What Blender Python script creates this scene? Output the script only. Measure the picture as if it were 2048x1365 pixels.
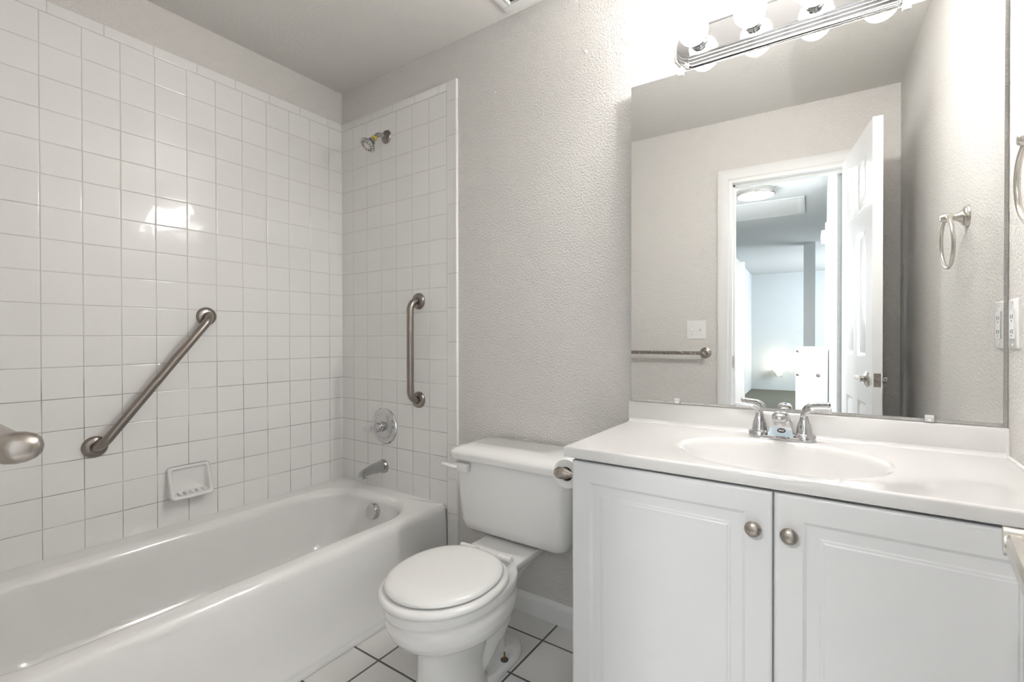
import bpy, bmesh, math, random
from mathutils import Vector, Matrix
random.seed(7)
PI = math.pi
for o in list(bpy.data.objects): bpy.data.objects.remove(o)
S = bpy.context.scene
C = S.collection

# ------------------------------------------------------------------ camera, world, lights, exposure
cd = bpy.data.cameras.new('camera'); cam = bpy.data.objects.new('camera', cd); C.objects.link(cam)
cd.sensor_width = 36.0; cd.lens = 951.5 / 2048 * 36.0; cd.clip_start = 0.01; cd.clip_end = 60
r_, u_, f_ = ((0.82514, 0.56492, -0.00161), (-0.00238, 0.00633, 0.99998), (-0.56492, 0.82512, -0.00657))
cam.matrix_world = Matrix(((r_[0], u_[0], -f_[0], 2.2003), (r_[1], u_[1], -f_[1], -1.5979),
                           (r_[2], u_[2], -f_[2], 1.1002), (0, 0, 0, 1)))
S.camera = cam
W = bpy.data.worlds.new('world'); S.world = W; W.use_nodes = True
W.node_tree.nodes['Background'].inputs[0].default_value = (0.85, 0.93, 1.0, 1)
W.node_tree.nodes['Background'].inputs[1].default_value = 0.4
S.view_settings.view_transform = 'Standard'; S.view_settings.look = 'None'
S.view_settings.gamma = 1.0; S.view_settings.use_curve_mapping = False
S.view_settings.exposure = 1.18
BULB = 78.0          # globe bulbs over the mirror
HALL = 140.0         # glowing lens of the round ceiling lamp in the hall
DAY = 76.0           # daylight from the windows of the room beyond the hall
def area(name, loc, rot, sx, sy, watts, col):
    l = bpy.data.lights.new(name, 'AREA'); l.shape = 'RECTANGLE'; l.size = sx; l.size_y = sy; l.energy = watts; l.color = col
    o = bpy.data.objects.new(name, l); C.objects.link(o); o.location = loc; o.rotation_euler = rot
    return o
area('hall_side_fill', (0.90, -2.65, 1.30), (0, -PI/2 + .26, 0), 1.3, 1.2, 47.0, (0.93, 0.97, 1.0))  # added unseen lamp; its bounce off the hall wall fills the bathroom
area('window_daylight', (3.6, -8.0, 1.5), (0, PI/2, 0), 1.8, 2.4, DAY, (0.86, 0.94, 1.0))

# ------------------------------------------------------------------ node helpers and materials
class NT:
    def __init__(s, name):
        s.m = bpy.data.materials.new(name); s.m.use_nodes = True
        s.t = s.m.node_tree; s.n = s.t.nodes; s.l = s.t.links
        s.p = s.n['Principled BSDF']
    def put(s, sock, v):
        if isinstance(v, (int, float)): sock.default_value = v
        elif isinstance(v, tuple): sock.default_value = v if len(v) == 4 or sock.type == 'VECTOR' else (*v, 1)
        else: s.l.new(v, sock)
    def set(s, **k):
        for a, v in k.items(): s.put(s.p.inputs[a.replace('_', ' ')], v)
        return s
    def math(s, op, a, b=0.0, c=0.0):
        n = s.n.new('ShaderNodeMath'); n.operation = op
        s.put(n.inputs[0], a); s.put(n.inputs[1], b); s.put(n.inputs[2], c); return n.outputs[0]
    def pos(s):
        n = s.n.new('ShaderNodeNewGeometry'); x = s.n.new('ShaderNodeSeparateXYZ'); s.l.new(n.outputs['Position'], x.inputs[0])
        return n.outputs['Position'], x.outputs
    def noise(s, vec, scale, detail=2.0, rough=0.5):
        n = s.n.new('ShaderNodeTexNoise'); s.put(n.inputs['Vector'], vec)
        n.inputs['Scale'].default_value = scale; n.inputs['Detail'].default_value = detail; n.inputs['Roughness'].default_value = rough
        return n.outputs['Fac']
    def ramp(s, f, a, b):
        n = s.n.new('ShaderNodeMapRange'); s.put(n.inputs[0], f); n.inputs[1].default_value = a; n.inputs[2].default_value = b
        return n.outputs[0]
    def mix(s, f, a, b):
        n = s.n.new('ShaderNodeMix'); n.data_type = 'RGBA'; s.put(n.inputs[0], f)
        s.put(n.inputs[6], a); s.put(n.inputs[7], b); return n.outputs[2]
    def bump(s, h, dist, strength=1.0):
        n = s.n.new('ShaderNodeBump'); s.put(n.inputs['Height'], h); n.inputs['Distance'].default_value = dist
        n.inputs['Strength'].default_value = strength; s.l.new(n.outputs[0], s.p.inputs['Normal']); return n

def plain(name, col, rough=0.4, metal=0.0, var=0.03, coat=0.0, spec=0.5):
    """one colour with a faint procedural mottling"""
    m = NT(name); p, _ = m.pos()
    f = m.noise(p, 14.0, 3.0)
    d = tuple(c * (1 - var) for c in col)
    m.set(Base_Color=m.mix(f, col, d), Roughness=rough, Metallic=metal)
    m.p.inputs['Coat Weight'].default_value = coat; m.p.inputs['Coat Roughness'].default_value = 0.04
    m.p.inputs['Specular IOR Level'].default_value = spec
    return m.m
def brushed(name, col, rough=0.28):
    m = NT(name); p, x = m.pos()
    f = m.noise(p, 60.0, 2.0); g = m.noise(p, 9.0, 2.0)
    m.set(Base_Color=m.mix(g, col, tuple(c * .82 for c in col)), Metallic=1.0,
          Roughness=m.math('MULTIPLY_ADD', f, 0.03, rough - .015))
    return m.m
def orange_peel(name, col, amount=1.0, scale=150.0):
    """rolled paint over sprayed orange-peel plaster"""
    m = NT(name); p, _ = m.pos()
    a = m.ramp(m.noise(p, scale, 2.0, 0.45), 0.40, 0.66)
    b = m.noise(p, scale * 2.6, 1.0)
    big = m.noise(p, 1.6, 2.0)
    m.set(Base_Color=m.mix(big, col, tuple(c * .97 for c in col)), Roughness=0.62)
    m.p.inputs['Specular IOR Level'].default_value = 0.3
    m.bump(m.math('MULTIPLY_ADD', b, 0.25, a), 0.0012 * amount, 1.0)
    return m.m
def tiled(name, ua, va, u0, v0, pu, pv, col, grout, gw, rough=0.08, tilt=0.35, dirt=0.0, depth=0.0012, low=None, pillow=0.0022):
    """glazed tiles: rounded edges, sunk grout, every tile tilted a hair differently"""
    m = NT(name); p, x = m.pos()
    def axis(sock, o, pp):
        t = m.math('DIVIDE', m.math('SUBTRACT', sock, o), pp)
        i = m.math('FLOOR', t); fr = m.math('SUBTRACT', t, i)
        d = m.math('MULTIPLY', m.math('MINIMUM', fr, m.math('SUBTRACT', 1.0, fr)), pp)
        return i, fr, d
    iu, fu, du = axis(x['XYZ'.index(ua)], u0, pu); iv, fv, dv = axis(x['XYZ'.index(va)], v0, pv)
    d = m.math('MINIMUM', du, dv)
    isg = m.math('SUBTRACT', 1.0, m.ramp(d, gw * .42, gw * .58))
    cell = m.n.new('ShaderNodeCombineXYZ'); m.put(cell.inputs[0], iu); m.put(cell.inputs[1], iv)
    wn = m.n.new('ShaderNodeTexWhiteNoise'); wn.noise_dimensions = '2D'; m.l.new(cell.outputs[0], wn.inputs['Vector'])
    sx = m.n.new('ShaderNodeSeparateXYZ'); m.l.new(wn.outputs['Color'], sx.inputs[0])
    edge = m.math('SUBTRACT', 1.0, m.math('POWER', m.math('SUBTRACT', 1.0, m.math('MINIMUM', m.math('DIVIDE', d, pillow * 2), 1.0)), 2.0))
    h = m.math('MULTIPLY', edge, depth)
    wob = m.noise(p, 16.0, 1.0)
    h = m.math('MULTIPLY_ADD', wob, 0.0009, h)
    h = m.math('MULTIPLY_ADD', m.math('MULTIPLY', m.math('SUBTRACT', sx.outputs[0], .5), m.math('SUBTRACT', fu, .5)), tilt * pu * .02, h)
    h = m.math('MULTIPLY_ADD', m.math('MULTIPLY', m.math('SUBTRACT', sx.outputs[1], .5), m.math('SUBTRACT', fv, .5)), tilt * pv * .02, h)
    m.bump(h, 1.0, 1.0)
    tone = m.mix(sx.outputs[2], col, tuple(c * .975 for c in col))
    gn = m.ramp(m.noise(p, 7.0, 4.0), 0.35, 0.7)
    gcol = m.mix(gn, grout, tuple(c * (1 - dirt) for c in grout))
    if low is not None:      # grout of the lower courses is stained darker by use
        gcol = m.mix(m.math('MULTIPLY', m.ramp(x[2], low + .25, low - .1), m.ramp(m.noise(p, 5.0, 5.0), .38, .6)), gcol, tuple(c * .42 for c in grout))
    m.set(Base_Color=m.mix(isg, tone, gcol), Roughness=m.math('MULTIPLY_ADD', isg, 0.55, rough))
    return m.m

PAINT = (0.715, 0.693, 0.665)
M = {}
M['wall'] = orange_peel('greige_wall_paint', PAINT, 1.15, 150.0)
M['ceiling'] = orange_peel('greige_ceiling_paint', PAINT, 0.45, 95.0)
M['hallwall'] = orange_peel('pale_hall_paint', (0.54, 0.565, 0.575), 0.8, 110.0)
M['hallceil'] = orange_peel('pale_hall_ceiling_paint', (0.52, 0.53, 0.535), 0.4, 80.0)
P = 0.1095
TC, TG = (0.87, 0.86, 0.845), (0.70, 0.68, 0.65)
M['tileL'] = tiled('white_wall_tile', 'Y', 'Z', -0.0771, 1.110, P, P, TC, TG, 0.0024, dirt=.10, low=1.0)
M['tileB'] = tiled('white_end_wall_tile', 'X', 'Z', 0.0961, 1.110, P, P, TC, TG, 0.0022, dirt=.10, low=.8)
M['capL'] = tiled('white_cap_tile', 'Y', 'Z', -0.085, 2.2055, 0.1524, .2, TC, TG, 0.0030)
M['capB'] = tiled('white_cap_tile_end', 'X', 'Z', 0.095, 2.2055, 0.1524, .2, TC, TG, 0.0030)
M['trimcol'] = tiled('white_bullnose_tile', 'X', 'Z', 0.7531, 1.235, .2, 0.1535, TC, TG, 0.0030)
M['floor'] = tiled('white_floor_tile', 'X', 'Y', 1.318, -0.116, 0.2035, 0.2035, (0.79, 0.78, 0.765), (0.15, 0.145, 0.145), 0.0075, rough=.25, tilt=.2, dirt=.3, pillow=.004)
M['porcelain'] = plain('white_vitreous_china', (0.84, 0.832, 0.82), 0.10, coat=.5, var=.01)
M['seat'] = plain('white_seat_plastic', (0.83, 0.82, 0.805), 0.22, var=.01)
M['enamel'] = plain('white_tub_enamel', (0.86, 0.85, 0.838), 0.13, coat=.4, var=.015)
M['marble'] = plain('white_cultured_marble', (0.735, 0.722, 0.71), 0.10, coat=.6, var=.012)
M['cabinet'] = plain('white_cabinet_foil', (0.74, 0.745, 0.75), 0.32, var=.01)
M['trim'] = plain('white_trim_paint', (0.80, 0.80, 0.79), 0.3, var=.01)
M['door'] = plain('white_door_paint', (0.80, 0.80, 0.80), 0.28, var=.01)
M['plate'] = plain('white_plate_plastic', (0.83, 0.83, 0.82), 0.25, var=.005)
M['grille'] = plain('white_grille_enamel', (0.66, 0.67, 0.67), 0.35, var=.01)
M['ivory'] = plain('pale_toggle_plastic', (0.74, 0.72, 0.68), 0.3, var=.005)
M['chrome'] = plain('polished_chrome', (0.62, 0.62, 0.63), 0.06, 1.0, var=.04)
M['dullchrome'] = plain('worn_chrome', (0.50, 0.50, 0.50), 0.16, 1.0, var=.15)
M['nickel'] = brushed('brushed_nickel', (0.44, 0.40, 0.365), .27)
M['steel'] = brushed('satin_stainless_steel', (0.33, 0.295, 0.268), .30)
M['satin'] = brushed('light_satin_nickel', (0.72, 0.69, 0.64), .25)
M['dark'] = plain('dark_gap', (0.02, 0.02, 0.02), .5)
M['badge'] = plain('dark_enamel_badge', (0.09, 0.085, 0.08), .25)
M['rubber'] = plain('grey_rubber', (0.10, 0.10, 0.10), .6)
M['yellow'] = plain('yellow_thread_tape', (0.80, 0.58, 0.02), .45, var=.2)
M['brass'] = plain('tarnished_brass', (0.32, 0.22, 0.08), .4, 1.0, var=.4)
M['paper'] = plain('white_tissue_paper', (0.84, 0.835, 0.82), .9, var=.02)
M['card'] = plain('brown_card_core', (0.16, 0.11, 0.07), .8)
M['caulk'] = plain('white_caulk', (0.82, 0.81, 0.80), .4)
M['carpet'] = plain('olive_carpet', (0.13, 0.125, 0.095), .95, var=.3)
M['darkwood'] = plain('dark_floor', (0.05, 0.05, 0.05), .6)
M['smoke'] = plain('grey_alarm_plastic', (0.70, 0.74, 0.75), .4)
def mirror_mat():
    m = NT('silvered_mirror'); p, _ = m.pos()
    f = m.ramp(m.noise(p, 30.0, 4.0), .66, .78)
    m.set(Base_Color=m.mix(f, (0.81, 0.815, 0.805), (0.78, 0.785, 0.775)), Metallic=1.0, Roughness=0.0)
    return m.m
M['mirror'] = mirror_mat()
M['glassedge'] = plain('green_glass_edge', (0.62, 0.66, 0.64), .15)
def clear_mat(name, col, rough=.05):
    m = NT(name); p, _ = m.pos()
    m.set(Base_Color=m.mix(m.noise(p, 40.0), col, col), Roughness=rough, IOR=1.46)
    m.p.inputs['Transmission Weight'].default_value = 0.35
    return m.m
M['clip'] = clear_mat('clear_plastic_clip', (0.95, 0.95, 0.95))
def glow(name, col, strength):
    m = NT(name); p, _ = m.pos()
    m.set(Base_Color=(0.9, 0.9, 0.9), Roughness=.3, Emission_Color=m.mix(m.noise(p, 6.0), col, tuple(c * .98 for c in col)), Emission_Strength=strength)
    return m.m
def bulb_mat():
    # globe bulb: the glass round its base gives less light than the front and sides
    m = NT('frosted_glowing_glass'); g = m.n.new('ShaderNodeNewGeometry'); x = m.n.new('ShaderNodeSeparateXYZ'); m.l.new(g.outputs['Normal'], x.inputs[0])
    k = m.n.new('ShaderNodeMapRange'); k.interpolation_type = 'SMOOTHSTEP'; m.put(k.inputs[0], x.outputs[1])
    for i_, v_ in ((1, -.35), (2, .75), (3, BULB), (4, BULB * .06)): k.inputs[i_].default_value = v_
    m.set(Base_Color=(0.9, 0.9, 0.9), Roughness=.3, Emission_Color=(1.0, 0.982, 0.958), Emission_Strength=k.outputs[0])
    return m.m
M['bulb'] = bulb_mat()
M['halllens'] = glow('glowing_lamp_lens', (1.0, 0.99, 0.97), HALL)
M['sconce'] = glow('warm_glowing_glass', (1.0, 0.90, 0.62), 1.1)

# ------------------------------------------------------------------ mesh helpers
def bm_new(): return bmesh.new()
def box(bm, x0, x1, y0, y1, z0, z1, bev=0.0, seg=2):
    vs = [bm.verts.new((x, y, z)) for x in (x0, x1) for y in (y0, y1) for z in (z0, z1)]
    q = [(0, 1, 3, 2), (4, 6, 7, 5), (0, 4, 5, 1), (2, 3, 7, 6), (0, 2, 6, 4), (1, 5, 7, 3)]
    fs = [bm.faces.new([vs[i] for i in f]) for f in q]
    if bev > 0:
        es = list({e for f in fs for e in f.edges})
        bmesh.ops.bevel(bm, geom=es, offset=bev, segments=seg, affect='EDGES', profile=0.5)
    return fs
def loft(bm, rings, cap0=True, cap1=True):
    L = [[bm.verts.new(p) for p in r] for r in rings]; n = len(L[0])
    for a, b in zip(L, L[1:]):
        for i in range(n):
            j = (i + 1) % n; bm.faces.new((a[i], a[j], b[j], b[i]))
    if cap0: bm.faces.new(list(reversed(L[0])))
    if cap1: bm.faces.new(L[-1])
    return L
def frame_of(d):
    d = Vector(d).normalized(); a = Vector((0, 0, 1)) if abs(d.z) < .9 else Vector((1, 0, 0))
    u = d.cross(a).normalized(); return u, d.cross(u).normalized(), d
def lathe(bm, prof, o, axis, seg=32, sx=1.0, sy=1.0, cap0=True, cap1=True):
    """prof: (radius, height along axis)"""
    u, v, d = frame_of(axis); o = Vector(o)
    rings = []
    for r, h in prof:
        r = max(r, 1e-5)
        rings.append([o + d * h + u * (r * sx * math.cos(2*PI*i/seg)) + v * (r * sy * math.sin(2*PI*i/seg)) for i in range(seg)])
    return loft(bm, rings, cap0, cap1)
def tube(bm, pts, rad, seg=16, cap=True, flat=1.0):
    pts = [Vector(p) for p in pts]; n = len(pts)
    rs = rad if isinstance(rad, (list, tuple)) else [rad] * n
    t0 = (pts[1] - pts[0]).normalized(); u, v, _ = frame_of(t0); rings = []
    for i, p in enumerate(pts):
        t = (pts[min(i+1, n-1)] - pts[max(i-1, 0)]).normalized()
        u = (u - t * u.dot(t)).normalized(); v = t.cross(u)
        rings.append([p + u * (rs[i] * math.cos(2*PI*k/seg)) + v * (rs[i] * flat * math.sin(2*PI*k/seg)) for k in range(seg)])
    loft(bm, rings, cap, cap)
def spline(pts, n=8):
    pts = [Vector(p) for p in pts]; out = []
    P_ = [pts[0]*2 - pts[1]] + pts + [pts[-1]*2 - pts[-2]]
    for i in range(1, len(P_) - 2):
        a, b, c, d = P_[i-1:i+3]
        for k in range(n):
            t = k / n
            out.append(0.5 * ((2*b) + (c-a)*t + (2*a-5*b+4*c-d)*t*t + (3*b-a-3*c+d)*t**3))
    out.append(pts[-1]); return out
def bend(p0, p1, p2, rad, n=8):
    """corner fillet points"""
    p0, p1, p2 = Vector(p0), Vector(p1), Vector(p2)
    a = (p0 - p1).normalized(); b = (p2 - p1).normalized(); half = a.angle(b) / 2; L = rad / math.tan(half)
    s, e = p1 + a*L, p1 + b*L; c = p1 + (a+b).normalized() * (rad / math.sin(half)); out = []
    for i in range(n+1):
        w = (s - c).lerp(e - c, i / n); out.append(c + w.normalized() * rad)
    return out
def torus(bm, o, axis, R, r, seg=48, s2=12):
    u, v, d = frame_of(axis); o = Vector(o); rings = []
    for i in range(seg):
        a = 2*PI*i/seg; rd = u*math.cos(a) + v*math.sin(a)
        rings.append([bm.verts.new(o + rd*(R + r*math.cos(2*PI*k/s2)) + d*(r*math.sin(2*PI*k/s2))) for k in range(s2)])
    for i in range(seg):
        a, b = rings[i], rings[(i+1) % seg]
        for k in range(s2):
            j = (k+1) % s2; bm.faces.new((a[k], b[k], b[j], a[j]))
def ellipsoid(bm, o, rx, ry, rz, seg=24, rot=None):
    m = Matrix.Translation(Vector(o)) @ (rot.to_4x4() if rot else Matrix()) @ Matrix.Diagonal((rx, ry, rz, 1))
    bmesh.ops.create_uvsphere(bm, u_segments=seg, v_segments=seg//2, radius=1.0, matrix=m)
def prism(bm, poly, z0, z1, f=lambda a, b, c: (a, b, c)):
    loft(bm, [[f(a, b, z0) for a, b in poly], [f(a, b, z1) for a, b in poly]])
def rrect(cx, cy, hx, hy, r, z, n=40):
    """rounded rectangle ring, n points per quarter"""
    out = []
    for (sx, sy, a0) in ((1, 1, 0), (-1, 1, PI/2), (-1, -1, PI), (1, -1, 3*PI/2)):
        for i in range(n):
            a = a0 + (PI/2) * i / (n-1)
            out.append((cx + sx*(hx - r) + r*math.cos(a), cy + sy*(hy - r) + r*math.sin(a), z))
    return out
def wpos(o):
    v = Vector((0, 0, 0))
    while o: v = v + o.location; o = o.parent
    return v
def obj(name, bm, mat, parent=None, sharp=35, mods=None):
    bmesh.ops.recalc_face_normals(bm, faces=bm.faces)
    me = bpy.data.meshes.new(name)
    if parent: bmesh.ops.translate(bm, verts=bm.verts, vec=-wpos(parent))
    bm.to_mesh(me); bm.free()
    me.materials.append(mat)
    for p in me.polygons: p.use_smooth = True
    me.set_sharp_from_angle(angle=math.radians(sharp))
    o = bpy.data.objects.new(name, me); C.objects.link(o); o.parent = parent
    return o
def thing(name, label, cat, loc, group=None):
    o = bpy.data.objects.new(name, None); C.objects.link(o); o.location = loc; o.empty_display_size = .05
    o['label'] = label; o['category'] = cat
    if group: o['group'] = group
    return o
def tag(o, label, cat, group=None):
    o['label'] = label; o['category'] = cat
    if group: o['group'] = group
    return o
def struct(name, bm, mat, parent=None, label=None, sharp=35):
    o = obj(name, bm, mat, parent, sharp)
    if not parent: o['kind'] = 'structure'
    if label: o['label'] = label
    return o
def recenter(o, loc):
    loc = Vector(loc); d = loc - o.location
    for v in o.data.vertices: v.co -= d
    o.location = loc
    return o
def sbox(name, mat, *a, bev=0.0, label=None):
    b = bm_new(); box(b, *a, bev=bev); return struct(name, b, mat, None, label)

# ------------------------------------------------------------------ the room
XR, YF, H = 2.535, -1.575, 2.415      # right wall, front (door) wall, ceiling height
YB = 0.007                            # painted back wall; tile faces lie on X = 0 and Y = 0
HX0, HX1, YH = 0.86, 2.27, -1.70      # hall
JX0, JX1, JZ = 1.741, 2.292, 2.03     # door opening
sbox('floor', M['floor'], -0.2, XR + .2, YH, .2, -0.1, 0.0, label='white square floor tiles with dark grout')
sbox('ceiling', M['ceiling'], -0.2, XR + .2, YH, .2, H, H + .1, label='greige painted bathroom ceiling')
LS = 0.013                            # the long tub wall runs a little out of square
b = bm_new(); prism(b, [(-.25, YH), (-.007 + LS*YH, YH), (-.007 + LS*.2, .2), (-.25, .2)], 0, H)
struct('wall_left', b, M['wall'], None, 'greige painted wall above the tub tile')
sbox('wall_back', M['wall'], -0.2, XR + .2, YB, .2, 0, H, label='greige orange-peel wall behind toilet and mirror')
sbox('wall_right', M['wall'], XR, XR + .2, YH, .2, 0, H, label='greige wall with towel ring and outlet')
b = bm_new()
box(b, -0.2, JX0 - .015, YH, YF, 0, H); box(b, JX1 + .015, XR + .2, YH, YF, 0, H); box(b, JX0 - .015, JX1 + .015, YH, YF, JZ + .015, H)
struct('wall_front', b, M['wall'], None, 'greige wall around the doorway, seen in the mirror')

# tile surround of the tub
b = bm_new(); prism(b, [(-.007 + LS*YF, YF), (LS*YF, YF), (0, 0), (0, YB), (-.007, YB)], .33, 2.2055); struct('wall_left_tile', b, M['tileL'], None, 'white square tiles on the long tub wall')
b = bm_new(); prism(b, [(-.007 + LS*YF, YF), (LS*YF + .0003, YF), (.0003, 0), (0, YB), (-.007, YB)], 2.2055, 2.245); struct('trim_1', b, M['capL'], None, 'row of narrow cap tiles along the long tub wall')
b = bm_new(); box(b, 0.0, 0.7531, 0.0, YB, .33, 2.2055); struct('wall_back_tile', b, M['tileB'], None, 'white square tiles on the shower head wall')
b = bm_new(); box(b, 0.0, 0.7531, -.0003, YB, 2.2055, 2.245, bev=.002); struct('trim_2', b, M['capB'], None, 'row of narrow cap tiles above the shower head')
b = bm_new()
prism(b, [(0.7531, YB), (0.7531, -.0003), (0.803, -.0003), (0.8085, -.0016), (0.8125, .001), (0.814, YB)], 0.0, 2.245)
struct('trim_3', b, M['trimcol'], None, 'vertical column of bullnose tiles ending the tub tile')

# baseboards
def base_profile(x0, x1):
    b = bm_new()
    loft(b, [[(x, YB, 0), (x, YB - .013, 0), (x, YB - .013, .060), (x, YB - .010, .068), (x, YB - .004, .078), (x, YB, .080)] for x in (x0, x1)])
    return b
struct('baseboard_back', base_profile(.814, 1.64), M['trim'], None, 'white baseboard behind the toilet')
b = bm_new(); box(b, XR - .012, XR, YF, -.5, 0, .08, bev=.003); struct('baseboard_right', b, M['trim'])
b = bm_new(); box(b, .80, 1.655, YF, YF + .012, 0, .08, bev=.003); struct('baseboard_front', b, M['trim'])

# door casing and jamb
def casing_set(y0, y1, s):
    b = bm_new()
    w = .082
    prof = [(0, 0), (0, .010), (.008, .012), (.020, .0125), (.024, .016), (.050, .018), (.074, .0185), (.082, .014), (.082, 0)]
    path = [(JX0, 0), (JX0, JZ), (JX1, JZ), (JX1, 0)]
    rings = []
    for (x, z, dx, dz) in ((JX0, 0, -1, 0), (JX0, JZ, -1, 1), (JX1, JZ, 1, 1), (JX1, 0, 1, 0)):
        rings.append([(x + dx * p, y0 + s * t, z + dz * p) for p, t in prof])
    loft(b, rings); return b
struct('trim_4', casing_set(YF, 0, 1), M['trim'], None, 'white moulded casing round the doorway, bathroom side')
struct('trim_5', casing_set(YH, 0, -1), M['trim'])
b = bm_new()
box(b, JX0 - .015, JX0, YH, YF, 0, JZ + .015); box(b, JX1, JX1 + .015, YH, YF, 0, JZ + .015); box(b, JX0 - .015, JX1 + .015, YH, YF, JZ, JZ + .015)
box(b, JX0, JX0 + .010, YH + .03, YF - .045, 0, JZ); box(b, JX0, JX1, YH + .03, YF - .045, JZ - .010, JZ)
jamb = struct('trim_6', b, M['trim'], None, 'white door jamb with stop')
b = bm_new(); box(b, JX0 - .001, JX0 + .0025, YF - .045, YF - .012, .915, .985, bev=.001); box(b, JX0, JX0 + .0035, YF - .037, YF - .020, .935, .965)
struct('strike_plate', b, M['steel'], jamb, 'dark metal strike plate')

# panelled leaf: faces built from a grid with sunk, raised-field panels
def panel_leaf(bm, width, height, thick, us, vs, cells, prof, T, two=True, edge=0.0):
    """us, vs: cut lines; cells: set of (i, j) that are panels; prof: [(inset, depth)]; T maps (u, v, w) to world"""
    for side in ((0, 1) if two else (0,)):
        w0 = thick if side == 0 else 0.0; sg = 1 if side == 0 else -1
        for i in range(len(us) - 1):
            for j in range(len(vs) - 1):
                a0, a1, b0, b1 = us[i], us[i+1], vs[j], vs[j+1]
                def ring(ins, dep): return [bm.verts.new(T(a, c, w0 + sg * dep)) for a, c in ((a0+ins, b0+ins), (a1-ins, b0+ins), (a1-ins, b1-ins), (a0+ins, b1-ins))]
                R0 = ring(0, 0)
                if (i, j) in cells:
                    for ins, dep in prof:
                        R1 = ring(ins, dep)
                        for k in range(4):
                            n = (k+1) % 4; bm.faces.new((R0[k], R0[n], R1[n], R1[k]))
                        R0 = R1
                bm.faces.new(R0)
    e = edge
    A = [(0, 0), (width, 0), (width, height), (0, height)]
    q = [[bm.verts.new(T(a, c, w)) for a, c in A] for w in (0.0, thick)]
    for k in range(4):
        n = (k+1) % 4; bm.faces.new((q[0][k], q[0][n], q[1][n], q[1][k]))
    if not two: bm.faces.new(q[0])
    bmesh.ops.remove_doubles(bm, verts=bm.verts, dist=1e-5)

DOORP = [(.004, -.001), (.012, -.008), (.020, -.009), (.034, -.003), (.038, -.002)]
def six_panel(width, height, thick, T):
    bm = bm_new(); st = .105 * width / .61; mu = .08 * width / .61
    us = [0, st, (width - mu)/2, (width + mu)/2, width - st, width]
    vs = [0, .23, .80, 1.00, 1.57, 1.67, height - .115, height]
    cells = {(i, j) for i in (1, 3) for j in (1, 3, 5)}
    panel_leaf(bm, width, height, thick, us, vs, cells, DOORP, T); return bm
# bathroom door, open about 97 degrees into the room
HP = Vector((2.285, -1.532, 0.012)); DD = Vector((.0745, .586, 0)).normalized(); DN = Vector((-DD.y, DD.x, 0))   # DN points to the left face
DW, DT = .60, .036
def TD(u, v, w): return HP + DD*u + DN*(w - DT) + Vector((0, 0, v))
door = struct('door_1', six_panel(DW, 2.018, DT, TD), M['door'], None, 'open white six-panel bathroom door with brushed lever')
LZ, LB = .919, .070
def lever_set(side):
    s = 1 if side else -1
    base = TD(DW - LB, LZ - .012, DT if side else 0); n = DN * s
    e = obj('lever_handle', (lambda b: (lathe(b, [(.033, 0), (.033, .004), (.030, .008), (.016, .012), (.0125, .016), (.0125, .030)], base, n, 32), b)[1])(bm_new()), M['satin'], door)
    b = bm_new(); o = base + n * .023; t = -DD
    # tapering flat lever with a blunt end on the neck side
    rings = []
    for k, (s_, hw, th) in enumerate(((-.0125, .0065, .004), (-.011, .0088, .0055), (0, .0092, .0065), (.03, .0092, .006), (.07, .009, .0055), (.105, .0088, .005), (.112, .006, .004))):
        c = o + t * s_
        rings.append([c + Vector((0, 0, 1)) * (hw * y) + n * (th * x) for x, y in ((1, .55), (.55, 1), (-.55, 1), (-1, .55), (-1, -.55), (-.55, -1), (.55, -1), (1, -.55))])
    loft(b, rings)
    obj('lever', b, M['satin'], e, 25)
    b = bm_new(); box(b, -.0015, .0015, -.004, .004, -.001, .001)
    bmesh.ops.transform(b, matrix=Matrix.Translation(o + t*(-.0142)) @ DD.to_track_quat('Z', 'Y').to_matrix().to_4x4(), verts=b.verts)
    obj('screw_slot', b, M['dark'], e)
lever_set(True); lever_set(False)
b = bm_new()
def plate_ring(u, hw, hh): return [TD(DW + u, LZ - .012 + z, DT/2 + w) for w, z in ((-hw, -hh), (hw, -hh), (hw, hh), (-hw, hh))]
loft(b, [plate_ring(-.001, .0125, .0285), plate_ring(.0012, .0125, .0285)])
lathe(b, [(.0085, 0), (.0085, .006), (.006, .009)], TD(DW, LZ - .012, DT/2), DD, 20)
for z in (-.021, .021): lathe(b, [(.004, 0), (.004, .002), (.002, .0024)], TD(DW, LZ - .012 + z, DT/2), DD, 12)
obj('latch_plate', b, M['nickel'], door)
for z in (.25, 1.0, 1.75):
    b = bm_new(); lathe(b, [(.007, 0), (.007, .085)], TD(-.006, z, -.004), (0, 0, 1), 12); obj('hinge', b, M['nickel'], door)

# ------------------------------------------------------------------ hall and room beyond, seen in the mirror
FY, FX0, FX1 = -9.8, 1.10, 4.2
sbox('floor_hall', M['carpet'], HX0 - .4, FX1, FY - .2, YH, -0.1, 0.0, label='dark olive carpet in the hall')
sbox('ceiling_hall', M['hallceil'], HX0 - .4, FX1, FY - .2, YH, 2.44, 2.54, label='pale hall ceiling with lamp and grille')
sbox('wall_hall_left', M['hallwall'], HX0 - .2, HX0, -5.2, YH, 0, 2.44)
sbox('wall_far_left', M['hallwall'], HX0 - .2, FX0, FY, -5.2, 0, 2.44)
sbox('wall_hall_right', M['hallwall'], HX1, HX1 + .5, -3.45, YH, 0, 2.44, label='pale textured hall wall beside the doorway')
sbox('wall_far', M['hallwall'], FX0 - .2, FX1, FY - .2, FY, 0, 2.44, label='pale far wall behind the glowing lamp')
sbox('wall_hall_stub', M['smoke'], 2.075, 2.215, -6.55, -6.35, 0, 2.44, label='narrow grey wall end in the room beyond')
sbox('wall_far_right', M['hallwall'], FX1, FX1 + .2, FY - .2, -3.25, 0, 2.44)
sbox('wall_far_return', M['hallwall'], HX1 + .5, FX1, -3.45, -3.25, 0, 2.44)
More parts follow.
